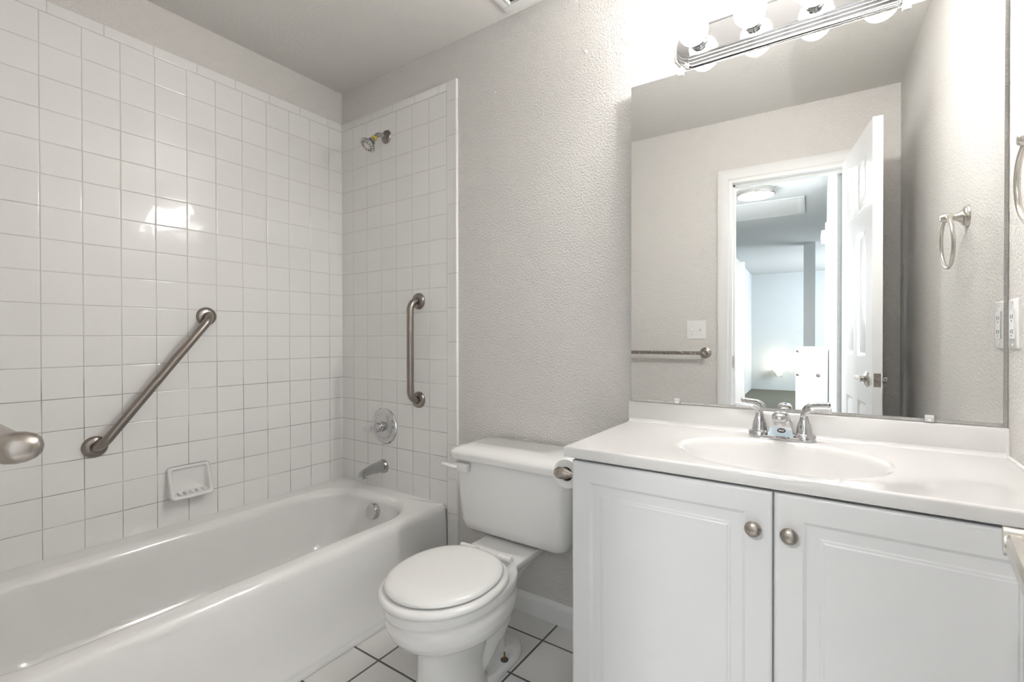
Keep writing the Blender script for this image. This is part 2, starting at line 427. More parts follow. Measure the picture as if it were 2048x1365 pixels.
b = bm_new(); box(b, HX1 - .012, HX1 + .02, -3.47, -3.38, 0, 2.1, bev=.003); struct('trim_7', b, M['trim'], None, 'white trim on the end of the hall wall')
# hall door slab standing open across the hall
def TH(u, v, w): return Vector((HX0 + .006 + u, -4.93 + w, .012 + v))
struct('door_2', six_panel(.605, 2.018, .035, TH), M['door'], None, 'white panelled hall door seen through the doorway in the mirror')

t = thing('ceiling_light', 'round glowing flush lamp on the hall ceiling, reflected in the mirror', 'ceiling light', (1.72, -3.30, 2.44))
b = bm_new(); lathe(b, [(.165, 0), (.165, .030), (.160, .046), (.150, .050), (.148, .046), (.148, .012)], (1.72, -3.30, 2.44), (0, 0, -1), 48); obj('rim', b, M['satin'], t)
b = bm_new(); lathe(b, [(.147, .012), (.147, .034), (.13, .040), (.09, .044), (.04, .046), (.001, .046)], (1.72, -3.30, 2.44), (0, 0, -1), 48); obj('lens', b, M['halllens'], t)

t = thing('return_grille', 'white louvred return air grille on the hall ceiling behind the round lamp', 'vent', (1.68, -4.05, 2.44))
gx0, gx1, gy0, gy1 = 1.25, 2.10, -4.42, -3.70
b = bm_new()
for a in ((gx0, gx1, gy0, gy0+.05), (gx0, gx1, gy1-.05, gy1), (gx0, gx0+.06, gy0+.05, gy1-.05), (gx1-.06, gx1, gy0+.05, gy1-.05)): box(b, *a, 2.428, 2.44, bev=.003)
obj('frame', b, M['grille'], t)
b = bm_new(); box(b, gx0+.05, gx1-.05, gy0+.04, gy1-.04, 2.4385, 2.4398); obj('backing', b, M['rubber'], t)
n = 6
for k in range(n):
    y = gy0 + .05 + (gy1 - gy0 - .1) * (k + .5) / n
    b = bm_new(); loft(b, [[(x, y - .048, 2.429), (x, y - .047, 2.426), (x, y + .038, 2.437), (x, y + .037, 2.4382)] for x in (gx0+.055, gx1-.055)])
    obj('louvre', b, M['grille'], t)

t = thing('wall_sconce', 'small glowing bowl lamp low on the far hall wall, reflected in the mirror', 'lamp', (1.62, FY, .40))
b = bm_new(); box(b, 1.56, 1.68, FY, FY + .02, .30, .44, bev=.004); obj('wall_plate', b, M['plate'], t)
b = bm_new(); lathe(b, [(.03, 0), (.06, .03), (.11, .075), (.20, .13), (.215, .145), (.20, .146), (.10, .09), (.02, .04)], (1.62, FY + .14, .30), (0, 0, 1), 40, sy=.55); obj('glass_bowl', b, M['sconce'], t)
pl = bpy.data.lights.new('sconce_light', 'POINT'); pl.energy = 2.6; pl.color = (1, .82, .55); pl.shadow_soft_size = .05
po = bpy.data.objects.new('sconce_light', pl); C.objects.link(po); po.location = (1.62, FY + .16, .52)

t = thing('hall_cabinet', 'white utility cabinet against the hall wall, reflected low in the mirror', 'cabinet', (2.15, -3.0, 0))
b = bm_new(); box(b, 2.045, HX1 - .002, -3.36, -2.92, 0, 1.02, bev=.004); obj('body', b, M['door'], t)
b = bm_new(); box(b, 2.07, HX1 - .006, -2.92, -2.902, .04, 1.005, bev=.003); obj('door', b, M['door'], t)
for z in (.99, .80):
    b = bm_new(); lathe(b, [(.010, 0), (.010, .012), (.006, .016)], (2.056, -2.92, z), (0, 1, 0), 16); obj('bumper', b, M['steel'], t)
b = bm_new(); lathe(b, [(.008, 0), (.008, .012), (.016, .018), (.014, .026), (.004, .028)], (2.20, -2.902, .80), (0, 1, 0), 20); obj('knob', b, M['nickel'], t)

b = bm_new(); box(b, HX1 - .045, HX1 - .0005, -3.30, -3.20, 1.90, 2.00, bev=.006); box(b, HX1 - .049, HX1 - .044, -3.28, -3.22, 1.93, 1.97, bev=.002)
tag(recenter(obj('door_chime', b, M['smoke']), (HX1, -3.25, 1.95)), 'small pale chime box high on the hall wall, reflected in the mirror', 'chime')

# ------------------------------------------------------------------ bathtub
def tub():
    t = thing('bathtub', 'white enamelled bathtub with smooth apron along the tiled wall', 'bathtub', (.37, -.79, 0))
    x0, x1, y0, y1 = .001, .745, YF + .001, -.001
    cx, cy, hx, hy = (x0+x1)/2, (y0+y1)/2, (x1-x0)/2, (y1-y0)/2
    b = bm_new(); n = 28; rings = []
    def out(dx, z, r=.004):   # only the front (apron) side moves out by dx
        ring = rrect(cx, cy, hx, hy, r, z, n)
        return [(x + (dx if x > cx else LS*y), y, z) for x, y, z in ring]
    for dx, z in ((.034, .002), (.034, .028), (.031, .036), (.022, .050), (.014, .085), (.010, .10), (.006, .20), (.000, .318), (-.004, .334), (-.013, .346), (-.026, .351)): rings.append(out(dx, z))
    bx, by = .378, -.785
    def inn(ex, ey, z, r, sh=0.0, bow=.010):
        ring = rrect(bx, by + sh, ex, ey, r, z, n)
        return [(x + (bow * (1 - ((y - by)/ey)**2) if x > bx else 0) + (bow * .7 * ((y - by)/ey)**2 if x < bx else 0), y, z) for x, y, z in ring]
    rings += [inn(.306, .728, .3515, .20)]
    for k in range(1, 10):
        a = PI/2*k/9; rings.append(inn(.306 - .036*math.sin(a), .728 - .046*math.sin(a), .3515 - .038*(1 - math.cos(a)), .20 - .03*k/9))
    rings += [inn(.2675, .679, .29, .17), inn(.268, .655, .20, .16, .01), inn(.256, .625, .12, .15, .02), inn(.243, .600, .085, .14, .025), inn(.215, .565, .066, .13, .03), inn(.13, .46, .058, .10, .03)]
    loft(b, rings, cap0=False, cap1=True)
    obj('basin', b, M['enamel'], t, 80)
    o = Vector((.389, -.112, .280)); ax = Vector((0, -1, .16)).normalized()
    b = bm_new(); lathe(b, [(.037, -.012), (.037, .012), (.034, .019), (.029, .021), (.001, .0212)], o, ax, 40)
    obj('overflow_plate', b, M['chrome'], t)
    b = bm_new(); lathe(b, [(.034, 0), (.034, .003), (.026, .005), (.022, .002), (.001, .002)], (.385, -.33, .0585), (0, 0, 1), 32); obj('drain', b, M['chrome'], t)
    b = bm_new()
    loft(b, [[(.746, y, 0), (.7795, y, 0), (.7845, y, .002), (.785, y, .008), (.781, y, .018), (.777, y, .022), (.746, y, .022)] for y in (YF + .002, -.003)])
    obj('caulk_strip', b, M['caulk'], t)
tub()

t = thing('bath_spout', 'chrome tub spout below the round shower valve', 'spout', (.335, 0, .462))
b = bm_new()
def sp(y, z, hw, ht, hb): return [(.335 + x*hw, y, z + (ht if v > 0 else hb) * v) for x, v in ((1, -.6), (1, .45), (.62, .95), (0, 1.0), (-.62, .95), (-1, .45), (-1, -.6), (-.6, -1), (.6, -1))]
loft(b, [sp(-.010, .462, .027, .027, .026), sp(-.03, .463, .0255, .026, .024), (sp(-.08, .461, .022, .020, .021)), sp(-.125, .456, .0185, .013, .020), sp(-.142, .453, .017, .009, .018), sp(-.147, .451, .012, .005, .013)])
obj('body', b, M['dullchrome'], t, 28)
b = bm_new(); lathe(b, [(.034, 0), (.034, .014), (.030, .022), (.022, .024)], (.335, 0, .462), (0, -1, 0), 36); obj('flange', b, M['dullchrome'], t)
b = bm_new(); lathe(b, [(.013, 0), (.013, .010), (.010, .0105), (.010, .004)], (.335, -.128, .440), (0, 0, -1), 24); obj('outlet', b, M['dullchrome'], t)
b = bm_new(); lathe(b, [(.0365, 0), (.0365, .0015), (.034, .0025)], (.335, -.0002, .462), (0, -1, 0), 36, cap1=False); obj('caulk_ring', b, M['caulk'], t)

t = thing('shower_valve', 'round chrome shower valve with lever on the tiled end wall', 'shower valve', (.337, 0, .662))
o = Vector((.337, 0, .662))
b = bm_new(); lathe(b, [(.090, 0), (.090, .004), (.086, .008), (.080, .009), (.066, .009), (.061, .013), (.045, .019), (.03, .022), (.001, .0225)], o, (0, -1, 0), 56); obj('escutcheon', b, M['chrome'], t)
b = bm_new(); lathe(b, [(.026, .019), (.026, .034), (.022, .036), (.022, .050), (.025, .053), (.025, .066), (.017, .074), (.001, .077)], o, (0, -1, 0), 36); h = obj('handle_hub', b, M['chrome'], t)
b = bm_new()
rings = []
d = Vector((-.90, -.34, -.18)).normalized(); up = Vector((-.12, .0, 1)).normalized(); sd = d.cross(up).normalized(); up = sd.cross(d)
for s_, hw, th in ((-.012, .017, .008), (.0, .020, .011), (.02, .017, .010), (.045, .0135, .008), (.062, .0125, .007), (.072, .010, .006), (.076, .004, .003)):
    c = o + Vector((0, -.057, 0)) + d * s_
    rings.append([c + up * (hw * math.sin(2*PI*k/16)) + sd * (th * math.cos(2*PI*k/16)) for k in range(16)])
loft(b, rings); obj('lever', b, M['chrome'], t)

t = thing('shower_fixture', 'chrome shower head with yellow tape on its bent arm', 'shower head', (.357, 0, 2.095))
b = bm_new(); lathe(b, [(.033, 0), (.033, .003), (.030, .008), (.021, .012), (.012, .013)], (.357, 0, 2.095), (0, -1, 0), 36); obj('flange', b, M['steel'], t)
hd = Vector((-.12, -.62, -.78)).normalized()
p0 = Vector((.357, -.005, 2.095)); p1 = Vector((.357, -.052, 2.092)); p2 = p1 + hd * .050
b = bm_new(); tube(b, [p0] + bend(p0, p1, p2, .035) + [p2], .0105, 16); obj('arm', b, M['dullchrome'], t)
b = bm_new(); lathe(b, [(.0118, 0), (.0138, .003), (.013, .007), (.0138, .010), (.0125, .014)], p1 + hd*.028, hd, 20); obj('thread_tape', b, M['yellow'], t)
b = bm_new(); lathe(b, [(.011, .042), (.014, .044), (.0145, .052), (.018, .054), (.019, .062), (.015, .064), (.022, .070), (.032, .078), (.0375, .086), (.039, .091), (.0375, .094), (.036, .0935)], p1, hd, 40); hdo = obj('head', b, M['dullchrome'], t)
b = bm_new(); lathe(b, [(.036, .091), (.0345, .0945), (.014, .0955), (.013, .097), (.001, .0972)], p1, hd, 40); obj('face_plate', b, M['satin'], t)
u, v, _ = frame_of(hd)
b = bm_new()
for k in range(14):
    a = 2*PI*k/14; rd = u*math.cos(a) + v*math.sin(a); tg = hd.cross(rd); c0 = p1 + hd*.0948
    loft(b, [[c0 + rd*.018 + tg*w + hd*h for w, h in ((-.0012, 0), (.0012, 0), (.0012, .0012), (-.0012, .0012))], [c0 + rd*.031 + tg*w + hd*h for w, h in ((-.0022, 0), (.0022, 0), (.0022, .0012), (-.0022, .0012))]])
obj('spray_slots', b, M['rubber'], t)

# ------------------------------------------------------------------ grab bars
def grab_bar(label, A, B, n, off=.056, R=.0385, r=.016):
    A, B, n = Vector(A), Vector(B), Vector(n)
    t = thing('grab_bar', label, 'grab bar', (A + B)/2, 'stainless grab bars on the tub tile')
    dr = (B - A).normalized()
    pa, pb = A + n*off, B + n*off
    pts = [A + n*.004] + bend(A, pa, pb, .045, 10) + [pa.lerp(pb, k/12) for k in range(3, 10)] + bend(pa, pb, B, .045, 10) + [B + n*.004]
    b = bm_new(); tube(b, pts, r, 24); obj('bar', b, M['steel'], t)
    for P_ in (A, B):
        b = bm_new(); lathe(b, [(R, 0), (R, .004), (R - .002, .010), (R - .007, .014), (r + .003, .0155), (r + .002, .012)], P_, n, 40); obj('flange', b, M['steel'], t)
    return t
grab_bar('long slanted brushed steel grab bar on the wide tiled wall', (LS*-1.034, -1.034, .709), (LS*-.666, -.666, 1.193), (1, 0, 0))
grab_bar('short vertical brushed steel grab bar above the shower valve', (.577, 0, .810), (.577, 0, 1.273), (0, -1, 0))

# ------------------------------------------------------------------ soap dish
t = thing('soap_dish', 'white ceramic soap dish set in the tiles above the tub', 'soap dish', (0, -.735, .51))
SX = LS*-.735
b = bm_new(); y0, y1, z0, z1 = -.815, -.660, .455, .582
def yr(yc, zc, hy, hz, r, x, n=10): return [(x + SX, p, q) for p, q, _ in rrect(yc, zc, hy, hz, r, 0, n)]
yc, zc, hy, hz = (y0+y1)/2, (z0+z1)/2, (y1-y0)/2, (z1-z0)/2
def lean(z): return .013 + .046 * max(0, 1 - (z - z0)/(z1 - z0))**1.25
def yl(ins, r, k, dx, up=0.0): return [(SX + lean(q)*k + dx, p, q) for _, p, q in yr(yc, zc + up, hy - ins, hz - ins - up, r, 0, 14)]
loft(b, [yl(0, .014, 0, 0), yl(0, .014, .55, 0), yl(0, .014, 1, -.010), yl(.0015, .014, 1, -.004), yl(.005, .013, 1, -.0005), yl(.009, .012, 1, 0), yl(.0125, .011, 1, -.003), yl(.0145, .010, 1, -.010), yl(.017, .010, .45, -.002), yl(.024, .009, 0, .005)])
obj('body', b, M['porcelain'], t, 60)
for k in range(5):
    b = bm_new(); yy = yc - .044 + .022*k
    tube(b, [(SX + .018, yy, z0 + .020), (SX + .026, yy, z0 + .0225), (SX + .038, yy, z0 + .0205), (SX + .044, yy, z0 + .0175)], .003, 8); obj('drain_rib', b, M['porcelain'], t)

# ------------------------------------------------------------------ toilet
TX = 1.226
def egg(a, yf, yr_, z, n=64, e=2.0, er=2.6, cx=TX, ym=None):
    """outline from front yf to rear yr_, widest at ym"""
    ym = ym if ym is not None else yf + (yr_ - yf) * .50
    out = []
    for i in range(n):
        t_ = 2*PI*i/n; c, s_ = math.cos(t_), math.sin(t_)
        ee = e if s_ < 0 else er
        x = a * math.copysign(abs(c)**(2/ee), c)
        y = ym + (ym - yf if s_ < 0 else yr_ - ym) * math.copysign(abs(s_)**(2/ee), s_)
        out.append((cx + x, y, z))
    return out
def toilet():
    t = thing('toilet', 'white two-piece toilet with closed lid between tub and vanity', 'toilet', (TX, -.40, 0))
    b = bm_new()
    # bowl and front column
    loft(b, [egg(.090, -.640, -.38, .0), egg(.090, -.640, -.38, .015), egg(.085, -.634, -.39, .05), egg(.079, -.628, -.39, .12), egg(.081, -.628, -.37, .19), egg(.102, -.640, -.33, .213),
             egg(.138, -.668, -.31, .226), egg(.158, -.695, -.295, .244), egg(.166, -.714, -.29, .268), egg(.168, -.724, -.28, .295), egg(.164, -.720, -.28, .311), egg(.164, -.720, -.28, .318), egg(.169, -.730, -.28, .329), egg(.170, -.733, -.28, .350), egg(.167, -.730, -.28, .358)])
    # rear pedestal with bulging trapway
    loft(b, [[(TX + x*w, -.325 + y*l, z) for x, y, _ in rrect(0, 0, 1, 1, .70, 0, 12)] for z, w, l in ((0, .084, .140), (.018, .084, .140), (.032, .078, .133))])
    loft(b, [[(TX + x*w, -.375 + y*l, z) for x, y, _ in rrect(0, 0, 1, 1, .55, 0, 12)] for z, w, l in ((.0, .046, .118), (.06, .046, .118), (.12, .056, .122), (.18, .066, .126), (.26, .072, .126), (.33, .09, .15))])
    for s_ in (-1, 1):
        tube(b, spline([(TX + s_*.030, -.47, .055), (TX + s_*.042, -.43, .085), (TX + s_*.048, -.375, .135), (TX + s_*.046, -.315, .19), (TX + s_*.044, -.30, .26)], 6), [.030]*6 + [.037]*7 + [.042]*12, 16)
    # tank deck flowing down into the pedestal
    loft(b, [[(TX + x*w, (y0_ + y1_)/2 + y*(y1_ - y0_)/2, z) for x, y, _ in rrect(0, 0, 1, 1, .25, 0, 8)] for z, w, y0_, y1_ in ((.20, .058, -.44, -.27), (.25, .064, -.44, -.245), (.285, .074, -.44, -.21), (.315, .092, -.43, -.15), (.338, .108, -.42, -.09), (.352, .114, -.42, -.06), (.360, .113, -.42, -.058))])
    bm = obj('bowl', b, M['porcelain'], t, 180)
    md = bm.modifiers.new('r', 'REMESH'); md.mode = 'VOXEL'; md.voxel_size = .0045; md.use_smooth_shade = True
    md = bm.modifiers.new('s', 'SMOOTH'); md.factor = .5; md.iterations = 7
    # seat ring and lid
    b = bm_new(); YR = -.345
    loft(b, [egg(.162, -.724, YR, .356, er=2.5), egg(.173, -.737, YR+.004, .360, er=2.5), egg(.177, -.741, YR+.006, .367, er=2.5), egg(.175, -.739, YR+.005, .374, er=2.5), egg(.167, -.729, YR, .379, er=2.5), egg(.155, -.714, YR - .005, .380, er=2.5)])
    obj('seat', b, M['seat'], t, 50)
    b = bm_new()
    loft(b, [egg(.152, -.710, YR-.012, .3815, er=2.35), egg(.160, -.718, YR-.009, .383, er=2.35), egg(.163, -.721, YR-.008, .388, er=2.35), egg(.161, -.719, YR-.009, .394, er=2.35), egg(.154, -.711, YR-.014, .399, er=2.35), egg(.141, -.696, YR-.028, .4025, er=2.35), egg(.10, -.64, YR-.07, .4045, er=2.3), egg(.04, -.57, YR-.14, .405)])
    obj('seat_lid', b, M['seat'], t, 50)
    for s_ in (-1, 1):
        hx = TX + s_*.072
        b = bm_new(); box(b, hx - .020, hx + .020, -.345, -.298, .359, .374, bev=.003)
        lathe(b, [(.0095, 0), (.0095, .062), (.008, .064)], (hx - .031, -.336, .381), (1, 0, 0), 20)
        for k in range(3): lathe(b, [(.0105, 0), (.0105, .004)], (hx - .018 + k*.016, -.336, .381), (1, 0, 0), 20)
        obj('hinge', b, M['seat'], t)
        b = bm_new(); o = Vector((TX + s_*.066, -.318, .0315))
        lathe(b, [(.013, 0), (.013, .003), (.011, .0035)], o, (0, 0, 1), 20); w = obj('bolt_washer', b, M['rubber'], t)
        b = bm_new(); lathe(b, [(.007, .003), (.007, .009), (.0032, .0095), (.0032, .026), (.002, .028)], o, (0, 0, 1), 6); obj('bolt', b, M['brass'], t)
    # tank
    b = bm_new(); rings = []; n = 14
    for z, hw, yf, r in ((.364, .200, -.170, .03), (.366, .212, -.184, .035), (.380, .226, -.199, .04), (.41, .234, -.206, .042), (.50, .238, -.211, .040), (.58, .243, -.215, .036), (.635, .246, -.217, .032), (.652, .246, -.217, .032)):
        yb = -.020; cy, hy = (yf + yb)/2, (yb - yf)/2
        rings.append([(p, q - .010*(1 - ((p - TX)/hw)**2)*(1 if q < cy else 0), z + (.012 * max(0, 1 - abs(p - TX)/.16) if False else 0)) for p, q, _ in rrect(TX, cy, hw, hy, r, 0, n)])
    loft(b, rings)
    obj('tank', b, M['porcelain'], t, 60)
    b = bm_new(); rings = []
    for z, ex in ((.640, -.010), (.642, -.003), (.648, 0), (.664, .0015), (.672, -.002), (.680, -.012), (.686, -.030), (.690, -.055)):
        hw, yf, yb = .260 + ex, -.236 - ex, -.012
        cy, hy = (yf + yb)/2, (yb - yf)/2
        rings.append([(p, q - .012*(1 - ((p - TX)/hw)**2)*(1 if q < cy else 0), z) for p, q, _ in rrect(TX, cy, hw, hy, .034, 0, n)])
    loft(b, rings); obj('tank_lid', b, M['porcelain'], t, 60)
    # side-mounted trip lever, wrapping the front left corner
    b = bm_new()
    lx = TX - .215
    box(b, lx - .010, lx + .056, -.243, -.222, .598, .630, bev=.004)
    tube(b, spline([(lx + .01, -.237, .614), (lx - .02, -.243, .616), (lx - .045, -.244, .618), (lx - .06, -.243, .617)], 5), [.011]*6 + [.0095]*10, 12, flat=.75)
    obj('flush_lever', b, M['seat'], t)
toilet()

# ------------------------------------------------------------------ toilet paper and holder (on the vanity's side panel)
CX0 = 1.628
t = thing('toilet_paper_holder', 'brushed nickel paper holder on the side of the vanity', 'paper holder', (CX0, -.30, .705))
for y in (-.372, -.232):
    b = bm_new(); lathe(b, [(.024, 0), (.024, .004), (.019, .008), (.012, .014), (.0085, .024), (.0075, .052), (.009, .064), (.0145, .076), (.0175, .090), (.0165, .104), (.010, .113), (.001, .116)], (CX0, y, .705), (-1, 0, 0), 28); obj('post', b, M['nickel'], t)
b = bm_new(); lathe(b, [(.008, 0), (.008, .14)], (CX0 - .088, -.372, .705), (0, 1, 0), 20); obj('roller', b, M['nickel'], t)
t = thing('toilet_paper_roll', 'small white toilet paper roll on the holder beside the vanity', 'toilet paper', (CX0 - .088, -.30, .700))
o = (CX0 - .088, -.352, .698)
b = bm_new(); lathe(b, [(.021, 0), (.0425, 0), (.0435, .002), (.0435, .098), (.0425, .10), (.021, .10), (.021, 0)], o, (0, 1, 0), 48, cap0=False, cap1=False); obj('paper', b, M['paper'], t)
b = bm_new(); lathe(b, [(.0205, .001), (.0208, .001), (.0208, .099), (.0195, .099), (.0195, .001), (.0205, .001)], o, (0, 1, 0), 32, cap0=False, cap1=False); obj('card_core', b, M['card'], t)

# ------------------------------------------------------------------ vanity
YD = -.468                                   # carcass front; doors stand in front
t = thing('vanity_cabinet', 'white vanity cabinet with two raised-panel doors', 'cabinet', (2.08, -.24, 0))
b = bm_new(); 
for a in ((CX0, CX0 + .016, YD, -.004, 0, .787), (XR - .019, XR - .003, YD, -.004, 0, .787), (CX0 + .016, XR - .019, YD, -.004, .09, .106), (CX0 + .016, XR - .019, -.010, -.004, .106, .787),
          (CX0 + .016, XR - .019, YD + .05, YD + .062, 0, .09), (CX0 + .016, XR - .019, YD, YD + .018, .752, .787), (2.0715, 2.1115, YD, YD + .018, .106, .752)): box(b, *a)
obj('carcass', b, M['cabinet'], t)
VP = [(.0005, 0.0), (.012, .0), (.050, .0), (.0515, -.0010), (.058, -.0052), (.061, -.0060), (.072, -.0060), (.0745, -.0046), (.0785, -.0043), (.081, -.0028), (.0845, -.0026), (.0875, -.0012), (.092, -.0009)]
def vdoor(x0, x1, z0, z1, kx):
    bm = bm_new(); w, h = x1 - x0, z1 - z0; TH_ = .019
    T = lambda u, v, w_: (x0 + u, YD - .001 - w_, z0 + v)
    prof = [(.0, -.0045), (.002, -.0022), (.005, -.0006), (.009, 0.0)] + VP[2:]
    # the edge roundover starts below the face
    panel_leaf(bm, w, h, TH_ - .0045, [0, w], [0, h], set(), [], T, two=False)
    bm2 = bm_new(); R0 = None
    def ring(ins, dep, rad=0): return [bm2.verts.new(T(a, c, TH_ + dep)) for a, c in ((ins, ins), (w - ins, ins), (w - ins, h - ins), (ins, h - ins))]
    for ins, dep in prof:
        R1 = ring(ins, dep)
        if R0:
            for k in range(4):
                n_ = (k+1) % 4; bm2.faces.new((R0[k], R0[n_], R1[n_], R1[k]))
        R0 = R1
    bm2.faces.new(R0)
    me = bpy.data.meshes.new('tmp'); bm2.to_mesh(me); bm2.free(); bm.from_mesh(me); bpy.data.meshes.remove(me)
    bmesh.ops.remove_doubles(bm, verts=bm.verts, dist=1e-5)
    d_ = obj('door', bm, M['cabinet'], t, 20)
    b = bm_new(); lathe(b, [(.0075, 0), (.006, .004), (.0065, .010), (.0145, .014), (.0165, .018), (.0160, .021), (.0130, .0245), (.007, .0265), (.001, .027)], (kx, YD - .020, .703), (0, -1, 0), 36); obj('knob', b, M['nickel'], d_)
vdoor(CX0 + .001, 2.0895, .100, .781, 2.056)
vdoor(2.0935, XR - .002, .100, .781, 2.121)

t = thing('countertop', 'glossy white one-piece counter with oval basin and backsplash', 'countertop', (2.08, -.24, .80))
KX0, KX1, KY0, KY1, KZ = 1.606, XR - .002, -.490, .005, .816
def counter():
    b = bm_new(); n = 96; bxc, byc, A_, B_ = 2.076, -.278, .225, .176
    def rect(m, z):     # rectangle sampled by angle about the basin, corners kept
        out = []
        for i in range(n):
            a = 2*PI*i/n; c, s_ = math.cos(a), math.sin(a)
            tx = ((KX1 - m - bxc) if c > 0 else (KX0 + m - bxc)) / c if abs(c) > 1e-6 else 1e9
            ty = ((KY1 - byc) if s_ > 0 else (KY0 + m - byc)) / s_ if abs(s_) > 1e-6 else 1e9
            k = min(tx, ty); out.append([bxc + c*k, byc + s_*k, z])
        for (qx, qy) in ((KX0 + m, KY0 + m), (KX1 - m, KY0 + m), (KX0 + m, KY1), (KX1 - m, KY1)):
            i = min(range(n), key=lambda i: (out[i][0]-qx)**2 + (out[i][1]-qy)**2); out[i][0], out[i][1] = qx, qy
        return [tuple(p) for p in out]
    def el(k, z, dy=0.0): return [(bxc + A_*k*math.cos(2*PI*i/n), byc + dy + B_*k*math.sin(2*PI*i/n), z) for i in range(n)]
    rings = [rect(.0005, KZ - .028), rect(0, KZ - .026), rect(0, KZ - .005), rect(.0015, KZ - .0015), rect(.005, KZ), rect(.010, KZ),
             el(1.06, KZ - .0002), el(1.02, KZ - .0012), el(.99, KZ - .0035), el(.965, KZ - .008), el(.935, KZ - .018), el(.89, KZ - .036), el(.82, KZ - .062), el(.72, KZ - .088), el(.58, KZ - .110), el(.40, KZ - .124), el(.20, KZ - .130), el(.11, KZ - .131)]
    L = loft(b, rings, cap0=False, cap1=True)
    bot = [bm_v for bm_v in L[0]]
    obj('counter_slab', b, M['marble'], t, 45)
    b = bm_new()
    prof = [(-.018, KZ - .004), (-.0175, KZ + .003), (-.0165, KZ + .063), (-.0145, KZ + .0665), (-.010, KZ + .068), (.0055, KZ + .068), (.0055, KZ - .004)]
    loft(b, [[(x, y, z) for y, z in prof] for x in (KX0, KX0 + .001, KX1)])
    # cove between splash and deck
    loft(b, [[(x, y, z) for y, z in ((-.017, KZ - .001), (-.030, KZ - .0005), (-.0235, KZ + .0012), (-.0190, KZ + .0055), (-.0165, KZ + .012))] for x in (KX0 + .003, KX1)])
    obj('backsplash', b, M['marble'], t, 40)
    b = bm_new(); lathe(b, [(.024, 0), (.024, .003), (.018, .004), (.016, .001), (.001, .001)], (2.078, -.278, KZ - .132), (0, 0, 1), 32); obj('drain', b, M['chrome'], t)
    b = bm_new(); tube(b, [(KX1 - .001, -.488, KZ + .001), (KX1 - .001, -.02, KZ + .001)], .004, 8); tube(b, [(KX1 - .001, -.0175, KZ), (KX1 - .001, -.0165, KZ + .068)], .004, 8); obj('caulk_bead', b, M['caulk'], t)
counter()

# faucet: four-inch centreset with two lever handles
t = thing('faucet', 'chrome two-handle basin faucet with curved levers', 'faucet', (2.070, -.075, KZ))
FX, FYc = 2.070, -.068
def fz(z): return KZ + z
b = bm_new()
loft(b, [[(x, y, fz(z)) for x, y, _ in rrect(FX, FYc, hx, hy, hy - .001, 0, 14)] for z, hx, hy in ((0, .082, .029), (.003, .083, .030), (.007, .081, .028), (.010, .078, .0255))])
for s_ in (-1, 1):
    lathe(b, [(.0285, .003), (.0285, .013), (.0265, .017), (.0205, .020), (.019, .024)], (FX + s_*.055, FYc, KZ), (0, 0, 1), 36)
obj('base', b, M['chrome'], t, 30)
b = bm_new()
# spout: wide sloping neck running forward into a domed nose
rings = []
for y, z, hw, hz, k in ((-.040, .010, .031, .006, 0), (-.048, .022, .029, .016, 0), (-.056, .040, .025, .022, 0), (-.070, .056, .0215, .019, 0), (-.092, .065, .0195, .016, 0), (-.115, .068, .0190, .015, 0), (-.130, .0675, .0185, .0145, 0), (-.140, .066, .016, .0125, 0), (-.146, .065, .010, .008, 0), (-.148, .0645, .003, .003, 0)):
    rings.append([(FX + .001 + hw*math.copysign(abs(math.cos(a))**.8, math.cos(a)), y, fz(z) + hz*math.copysign(abs(math.sin(a))**.9, math.sin(a))) for a in [2*PI*i/28 for i in range(28)]])
loft(b, rings)
# apron of the neck down to the base plate
loft(b, [[(FX + x*k, y, fz(z)) for x, y in ((-1, -.056), (1, -.056), (.92, ym), (-.92, ym))] for k, z, ym in ((.036, .006, -.094), (.029, .030, -.090), (.022, .052, -.090), (.019, .060, -.094))])
obj('spout', b, M['chrome'], t, 32)
b = bm_new(); lathe(b, [(.0140, 0), (.0140, .011), (.0122, .0125), (.010, .009)], (FX + .001, -.128, fz(.0580)), (0, 0, -1), 28); obj('aerator', b, M['chrome'], t)
b = bm_new(); nrm = Vector((0, -1, -.10)).normalized(); lathe(b, [(.0105, 0), (.0105, .001), (.009, .0016), (.001, .0018)], (FX + .002, -.0912, fz(.026)), nrm, 28, sx=1.0, sy=.62); bd = obj('badge', b, M['badge'], t, 30)
b = bm_new()
for px in (-.003, .0035): lathe(b, [(.0022, 0), (.0018, .0006), (.0008, .0008)], (FX + .002 + px, -.0930, fz(.0264)), nrm, 12, sx=1.6, sy=.9)
obj('badge_mark', b, M['satin'], bd)
b = bm_new(); lathe(b, [(.0028, 0), (.0028, .030), (.006, .034), (.0065, .040), (.003, .044)], (FX, -.044, fz(.03)), (0, 0, 1), 16); obj('lift_rod', b, M['chrome'], t)
for s_ in (-1, 1):
    hx = FX + s_*.055
    b = bm_new(); lathe(b, [(.0195, .022), (.0190, .030), (.0165, .043), (.0120, .056), (.0095, .066), (.0090, .074), (.006, .078), (.001, .079)], (hx, FYc, KZ), (0, 0, 1), 36)
    h = obj('handle', b, M['chrome'], t)
    b = bm_new()
    tube(b, spline([(hx - s_*.002, FYc, fz(.062)), (hx + s_*.004, FYc - .002, fz(.078)), (hx + s_*.016, FYc - .004, fz(.0855)), (hx + s_*.034, FYc - .006, fz(.0875)), (hx + s_*.052, FYc - .008, fz(.0885)), (hx + s_*.062, FYc - .009, fz(.0885))], 7), [.0085]*8 + [.0075]*8 + [.0068]*8 + [.0072]*6 + [.0078]*5 + [.005], 16)
    obj('lever', b, M['chrome'], h)

